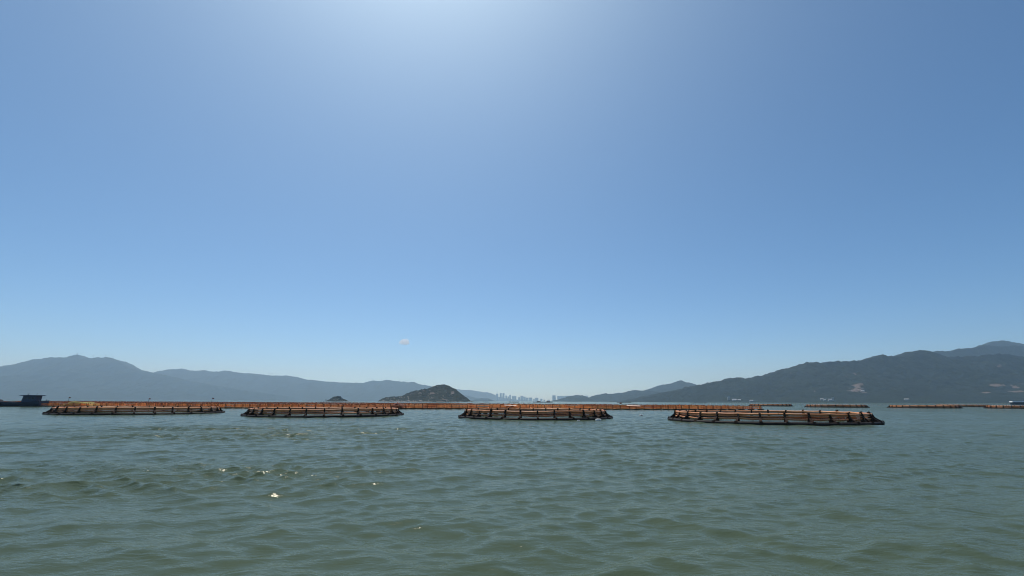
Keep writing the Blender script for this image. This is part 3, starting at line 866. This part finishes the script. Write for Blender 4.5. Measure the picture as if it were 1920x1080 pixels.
# ------------------------------------------------------------------ small floating things
def foam_float(px, py, s, label):
    p = on_water(px, py)
    t = empty('foam_buoy', (p.x, p.y, 0.03), 0.3)
    tag(t, label, 'buoy')
    m = MB(); m.tube([(-0.42 * s, 0, 0), (-0.36 * s, 0, 0), (0, 0, 0.01), (0.36 * s, 0, 0), (0.42 * s, 0, 0)], [0.10 * s, 0.19 * s, 0.22 * s, 0.19 * s, 0.10 * s], 10)
    m.build('float_body', MAT_FOAM, t, smooth=True)
    m = MB(); m.tube([(0.0, 0.228 * s * math.cos(a), 0.01 + 0.228 * s * math.sin(a)) for a in np.linspace(0, 2 * math.pi, 12, endpoint=False)], 0.02, 5, True)
    m.build('rope_band', MAT_ROPE, t)
foam_float(1122, 788.6, 0.8, 'white foam buoy floating against the right front of the centre cage')
foam_float(1202, 780, 0.7, 'white foam buoy alone on the water between centre and right cages')
foam_float(1085, 789.5, 0.35, 'tiny white float in front of the centre cage')

def buoy_rows():
    m = MB()
    rg = np.random.default_rng(15)
    def one(x, y, s, h):
        m.add([(x - s, y, 0), (x, y - s, 0), (x + s, y, 0), (x, y + s, 0), (x - .6 * s, y, h), (x, y - .6 * s, h), (x + .6 * s, y, h), (x, y + .6 * s, h)],
              [(0, 1, 5, 4), (1, 2, 6, 5), (2, 3, 7, 6), (3, 0, 4, 7), (4, 5, 6, 7)])
    for y in list(rg.uniform(420, 1100, 26)):
        a = rg.uniform(-1.15, 1.1) * y; L = rg.uniform(60, 260)
        for x in np.arange(a, a + L, rg.uniform(3.0, 6.0)):
            if rg.uniform() < 0.85: one(x + rg.normal(0, .3), y + rg.normal(0, 1.5), rg.uniform(0.3, 0.55), rg.uniform(0.3, 0.6))
    for y in (300, 330, 380, 430):
        for x in np.arange(95 + 0.35 * y, 1.12 * y, 3.2):
            if rg.uniform() < 0.8: one(x + rg.normal(0, .3), y + rg.normal(0, 1.0), rg.uniform(0.25, 0.45), rg.uniform(0.25, 0.5))
    o = m.build('buoy_rows', MAT_PINK)
    tag(o, 'rows of tiny pale buoys on the water near the horizon', 'buoys', kind='stuff')
buoy_rows()

def far_raft(px, y, w, label, cabin=False):
    c = at_depth(px, 752.5, y)
    t = empty('far_raft', (c.x, y, 0), 0)
    tag(t, label, 'raft', 'dark low rafts near the horizon')
    m = MB(); m.box(-w / 2, w / 2, -6, 6, -0.2, 0.7); m.build('deck', MAT_DARKRAFT, t)
    m = MB()
    for x in np.arange(-w / 2 + 1, w / 2, 4): m.box(x - .1, x + .1, -5.8, -5.6, 0.7, 1.6)
    m.box(-w / 2, w / 2, -5.75, -5.65, 1.6, 1.75)
    m.build('railing', MAT_DARKRAFT, t)
    if cabin:
        m = MB(); m.box(-3, 3, -2, 2, 0.7, 2.0); h = m.build('hut', MAT_DARKRAFT, t)
        m = MB(); m.hexa([(-3.6, -2.6, 2.0), (3.6, -2.6, 2.0), (3.6, 2.6, 2.0), (-3.6, 2.6, 2.0)], [(-3.2, -.2, 2.6), (3.2, -.2, 2.6), (3.2, .2, 2.6), (-3.2, .2, 2.6)]); m.build('hut_roof', MAT_DARKRAFT, h)
far_raft(892, 900, 16, 'dark low raft on the horizon just right of the dark island')
far_raft(912, 900, 12, 'dark low raft on the horizon left of the city towers')
far_raft(964, 880, 18, 'dark low raft on the horizon below the left city towers')
far_raft(1010, 860, 20, 'dark raft with a hut on the horizon below the low towers', True)
far_raft(1028, 870, 14, 'dark hut raft on the horizon left of the wide tower', True)
far_raft(1170, 820, 22, 'dark low raft on the horizon below the rounded foothills')
far_raft(1310, 700, 20, 'dark low raft on the horizon below the right mountain shoulder')

def launch():
    c = at_depth(1893, 753, 520)
    t = empty('passenger_launch', (c.x + 12.5, 520, 0), 0)
    tag(t, 'long white roofed launch cut off by the right edge below the mountain', 'boat')
    st = [(-12, 0.3, 1.6), (-10, 1.4, 1.35), (-4, 1.9, 1.2), (6, 1.9, 1.2), (12, 1.7, 1.3)]
    m = MB(); vs = []; fs = []
    for x, w, z in st: vs += [(x, -w, z), (x, -w * .8, -.3), (x, w * .8, -.3), (x, w, z)]
    for i in range(4):
        for k in range(3): fs.append((i * 4 + k, i * 4 + 4 + k, i * 4 + 5 + k, i * 4 + k + 1))
        fs.append((i * 4 + 3, i * 4 + 7, i * 4 + 4, i * 4))
    fs += [(0, 1, 2, 3), (19, 18, 17, 16)]
    m.add(vs, fs); m.build('hull', MAT_HULL, t)
    m = MB(); m.box(-8, 11, -1.5, 1.5, 1.22, 2.7); cb = m.build('cabin', MAT_CABIN, t)
    for k in range(8):
        m = MB(); m.box(-7.3 + k * 2.3, -5.7 + k * 2.3, -1.53, -1.49, 1.75, 2.45); m.build('window', MAT_GLASS, cb)
    m = MB(); m.hexa([(-11.6, -1.9, 2.72), (11.6, -1.9, 2.72), (11.6, 1.9, 2.72), (-11.6, 1.9, 2.72)], [(-11.0, -1.6, 3.6), (11.4, -1.6, 3.75), (11.4, 1.6, 3.75), (-11.0, 1.6, 3.6)]); m.build('roof', MAT_WHITE, t)
launch()

# ------------------------------------------------------------------ houses along the right shore
def ground_at(P, px, frac=0.06):
    """a point on the hill surface near its foot, in the direction of a sight line"""
    P2 = P.reshape(-1, 3)
    d = ray(px, 750)
    err = np.abs(P2[:, 0] / P2[:, 1] - d.x / d.y) * 1000 + np.abs(P2[:, 2] - frac) * 0.2
    return Vector(P2[int(np.argmin(err))])
def house(px, z, w, h, label, gable=True):
    p = ground_at(PD, px, z)
    t = empty('shore_house', (p.x, p.y, p.z - 1), random.uniform(-0.4, 0.2))
    tag(t, label, 'house', 'white houses at the foot of the right mountain')
    d = w * 0.6
    m = MB(); m.box(-w / 2, w / 2, -d / 2, d / 2, -3, h); wl = m.build('wall', MAT_CONCRETE, t)
    for k in range(3):
        m = MB(); x = -w / 2 + (k + 0.5) * w / 3; m.box(x - w * .07, x + w * .07, -d / 2 - 0.08, -d / 2 + 0.02, h * 0.4, h * 0.75); m.build('window', MAT_WINDOW, wl)
    m = MB()
    if gable:
        m.add([(-w / 2 - .5, -d / 2 - .5, h), (w / 2 + .5, -d / 2 - .5, h), (w / 2 + .5, d / 2 + .5, h), (-w / 2 - .5, d / 2 + .5, h), (-w / 2 - .5, 0, h + d * .3), (w / 2 + .5, 0, h + d * .3)],
              [(0, 3, 2, 1), (0, 1, 5, 4), (2, 3, 4, 5), (1, 2, 5), (3, 0, 4)])
    else:
        m.box(-w / 2 - .4, w / 2 + .4, -d / 2 - .4, d / 2 + .4, h, h + .5)
    m.build('roof', MAT_ROOF, t)
house(1377, 9, 20, 5, 'long white shore house below the right mountain shoulder, left of two')
house(1386, 9, 14, 5, 'short white shore house below the right mountain shoulder, right of two')
house(1366, 12, 8, 16, 'slim pale house left of the two long white shore houses', False)
house(1541, 12, 12, 7, 'small white house on the shore left of the tall white building')
house(1546, 8, 10, 6, 'low white house on the shore close left of the tall white building')
house(1556, 9, 14, 7, 'wide pale house on the shore beside the tall white building')
house(1562, 9, 7, 15, 'tall narrow white building on the shore below the bare hillside patch', False)
house(1408, 5, 16, 5, 'low pale house at the waterline above the smallest far cage')
house(1700, 14, 16, 4, 'lone low white house at the foot of the right mountain, left of the earth terraces')
house(1620, 55, 14, 6, 'pale house at the upper edge of the bare hillside patch')

# ------------------------------------------------------------------ city towers
def tower(px0, px1, top, y, label, crown):
    a = at_depth(px0, 752.5, y); b = at_depth(px1, 752.5, y); h = at_depth((px0 + px1) / 2, top, y).z
    w = b.x - a.x
    t = empty('high_rise', ((a.x + b.x) / 2, y, 0), 0)
    tag(t, label, 'tower block', 'towers of the hazy city skyline')
    m = MB(); m.box(-w / 2, w / 2, -14, 14, -3, h - 6); bd = m.build('tower_body', MAT_CONCRETE, t)
    m = MB()
    for z in np.arange(8, h - 10, 10.0): m.box(-w / 2 + 2, w / 2 - 2, -14.3, -13.9, z, z + 4)
    o = m.build('window_bands', MAT_WINDOW, bd); o['kind'] = 'stuff'
    m = MB()
    if crown == 0: m.box(-w / 2 + 2, w / 2 - 2, -12, 12, h - 6, h)
    elif crown == 1: m.box(-w / 2, -w * .1, -12, 12, h - 6, h); m.box(w * .1, w / 2, -12, 12, h - 6, h - 2)
    else: m.hexa([(-w / 2, -14, h - 6), (w / 2, -14, h - 6), (w / 2, 14, h - 6), (-w / 2, 14, h - 6)], [(-w / 4, -6, h + 3), (w / 4, -6, h + 3), (w / 4, 6, h + 3), (-w / 4, 6, h + 3)])
    m.build('roof', MAT_CONCRETE, t)
for i, (a, b, c) in enumerate([(930, 934, 738), (937, 940.6, 737), (942, 945.8, 737), (947.5, 951, 741.5), (952, 954.5, 743), (955, 957.8, 740.3), (960, 964, 742.3), (964.3, 968, 742), (971.5, 975, 744.5), (975.8, 981, 742), (981.5, 985.5, 743.5), (986, 990, 745.5), (991, 998, 745.4), (1000, 1002.5, 748), (1003, 1009.5, 745.8), (1013, 1017, 747.6), (1019, 1022, 749.3), (1026, 1031, 750)]):
    tower(a, b, c, 11500 + 110 * (i % 5), 'leftmost hazy high-rise where the faint ridge meets the city' if i == 0 else '%s hazy high-rise from the left in the city skyline' % ORD[i], i % 3)
tower(1035.8, 1042, 741.2, 11000, 'wide hazy tower standing alone right of the gap in the skyline', 0)
for i, (a, b, c) in enumerate([(1045, 1058, 742.5), (1058.5, 1072, 742), (1084, 1094, 741.7), (1094.5, 1102.6, 742)]):
    tower(a, b, c, 11100 + 40 * i, ('long low hazy block right of the lone wide tower', 'long hazy block half behind the rounded foothill', 'hazy block rising over the rounded foothill', 'last hazy block at the right end of the skyline')[i], 0)

# ------------------------------------------------------------------ wind turbines and the summit station
def turbine(px, py, y, scale, ang, label):
    c = at_depth(px, py, y)
    t = empty('wind_turbine', (c.x, y, c.z - 12), random.uniform(-0.5, 0.5))
    tag(t, label, 'wind turbine', 'wind turbines on the far ridges')
    H = 62 * scale
    m = MB(); m.tube([(0, 0, -6), (0, 0, H)], [2.6 * scale, 1.6 * scale], 8); m.build('turbine_tower', MAT_TURBINE, t)
    m = MB(); m.box(-1.8 * scale, 1.8 * scale, -3, 5, H, H + 3.4 * scale); m.build('nacelle', MAT_TURBINE, t)
    for k in range(3):
        a = ang + k * 2.0944
        m = MB(); L = 30 * scale
        p = lambda r, w: (math.sin(a) * r + math.cos(a) * w, math.cos(a) * r - math.sin(a) * w)
        q = [p(1, -1.1), p(1, 1.1), p(L * .3, 1.9), p(L, 0.35), p(L, -0.35), p(L * .3, -1.2)]
        m.add([(x, -3.9, H + 1.7 * scale + z) for x, z in q] + [(x, -3.3, H + 1.7 * scale + z) for x, z in q],
              [(0, 1, 2, 3, 4, 5), (11, 10, 9, 8, 7, 6)] + [(i, (i + 1) % 6, 6 + (i + 1) % 6, 6 + i) for i in range(6)])
        m.build('blade', MAT_TURBINE, t)
for i, (px, py) in enumerate([(698, 713.5), (715, 714), (724, 712.3), (749, 715), (761, 716.5), (769, 716.5)]):
    turbine(px, py, 8600, 0.72, 0.4 * i, '%s tiny wind turbine from the left above the ridge beside the dark island' % ORD[i])
for i, (px, py) in enumerate([(505, 704), (510, 704.3)]):
    turbine(px, py, 8600, 0.72, 0.7 * i, ('left', 'right')[i] + ' turbine of the pair on the ridge above the second ring cage')
for i, (px, py) in enumerate([(175, 671), (197, 670.6), (211, 672.8)]):
    turbine(px, py, 7000, 0.72, 0.9 * i + .3, '%s tiny wind turbine to the right of the summit station on the left mountain' % ORD[i])
def station():
    c = at_depth(142.5, 666, 7000)
    t = empty('summit_station', (c.x, 7000, c.z - 8), 0)
    tag(t, 'small dark station on the summit of the left mountain', 'building')
    m = MB(); m.box(-28, 22, -9, 9, 0, 13); m.build('wall', MAT_CONCRETE, t)
    m = MB(); m.box(-30, 24, -10, 10, 13, 15); m.build('roof', MAT_CONCRETE, t)
    m = MB(); m.box(14, 22, -5, 5, 15, 27); m.box(11, 26, -6, 6, 27, 32); m.build('lookout_tower', MAT_CONCRETE, t)
station()
def islet_hut():
    c = at_depth(636.5, 743.5, 1250)
    t = empty('islet_hut', (c.x, 1249, c.z - 2.6), 0.1)
    tag(t, 'squat flat topped hut on the crest of the tiny islet', 'hut')
    m = MB(); m.box(-3.2, 3.2, -2.2, 2.2, -2, 3.0); m.build('wall', MAT_DARKRAFT, t)
    m = MB(); m.box(-3.6, 3.6, -2.6, 2.6, 3.0, 3.5); m.build('roof', MAT_DARKRAFT, t)
    c = at_depth(614.5, 750, 1244)
    t = empty('beacon', (c.x, 1232, 0.5), 0)
    tag(t, 'stubby beacon post at the left foot of the tiny islet', 'beacon')
    m = MB(); m.tube([(0, 0, -1), (0, 0, 4.2)], [0.9, 0.6], 8); m.build('beacon_post', MAT_DARKRAFT, t)
    m = MB(); m.tube([(0, 0, 4.2), (0, 0, 4.6), (0, 0, 5.6)], [1.2, 1.2, 0.3], 8); m.build('beacon_cap', MAT_DARKRAFT, t)
islet_hut()

# ------------------------------------------------------------------ one small cloud puff
def cloud():
    m = bpy.data.materials.new('cloud_vapour')
    m.use_nodes = True
    t = m.node_tree; t.nodes.clear()
    out = t.nodes.new('ShaderNodeOutputMaterial')
    pv = t.nodes.new('ShaderNodeVolumePrincipled')
    pv.inputs['Color'].default_value = (0.98, 0.98, 0.98, 1)
    pv.inputs['Density'].default_value = 0.006
    pv.inputs['Anisotropy'].default_value = 0.3
    t.links.new(pv.outputs[0], out.inputs['Volume'])
    c = at_depth(757.5, 643, 16500)
    b = MB()
    P = []
    nu, nv = 36, 18
    for j in range(nv + 1):
        a = -math.pi / 2 + math.pi * j / nv
        for i in range(nu):
            q = 2 * math.pi * i / nu
            rr = 0.7 + 0.6 * float(fbm(2.2 + 1.6 * math.cos(q) * math.cos(a), 3.1 + 1.6 * math.sin(q) * math.cos(a) + 1.3 * math.sin(a), 5, 3))
            P.append((200 * rr * math.cos(q) * math.cos(a), 160 * rr * math.sin(q) * math.cos(a), (150 if a > 0 else 70) * rr * math.sin(a)))
    fs = []
    for j in range(nv):
        for i in range(nu):
            k = (i + 1) % nu
            fs.append((j * nu + i, j * nu + k, (j + 1) * nu + k, (j + 1) * nu + i))
    b.add(P, fs)
    o = b.build('cloud', m, None, True, loc=c)
    tag(o, 'small faint white cloud puff low in the sky above the island', 'cloud')
cloud()
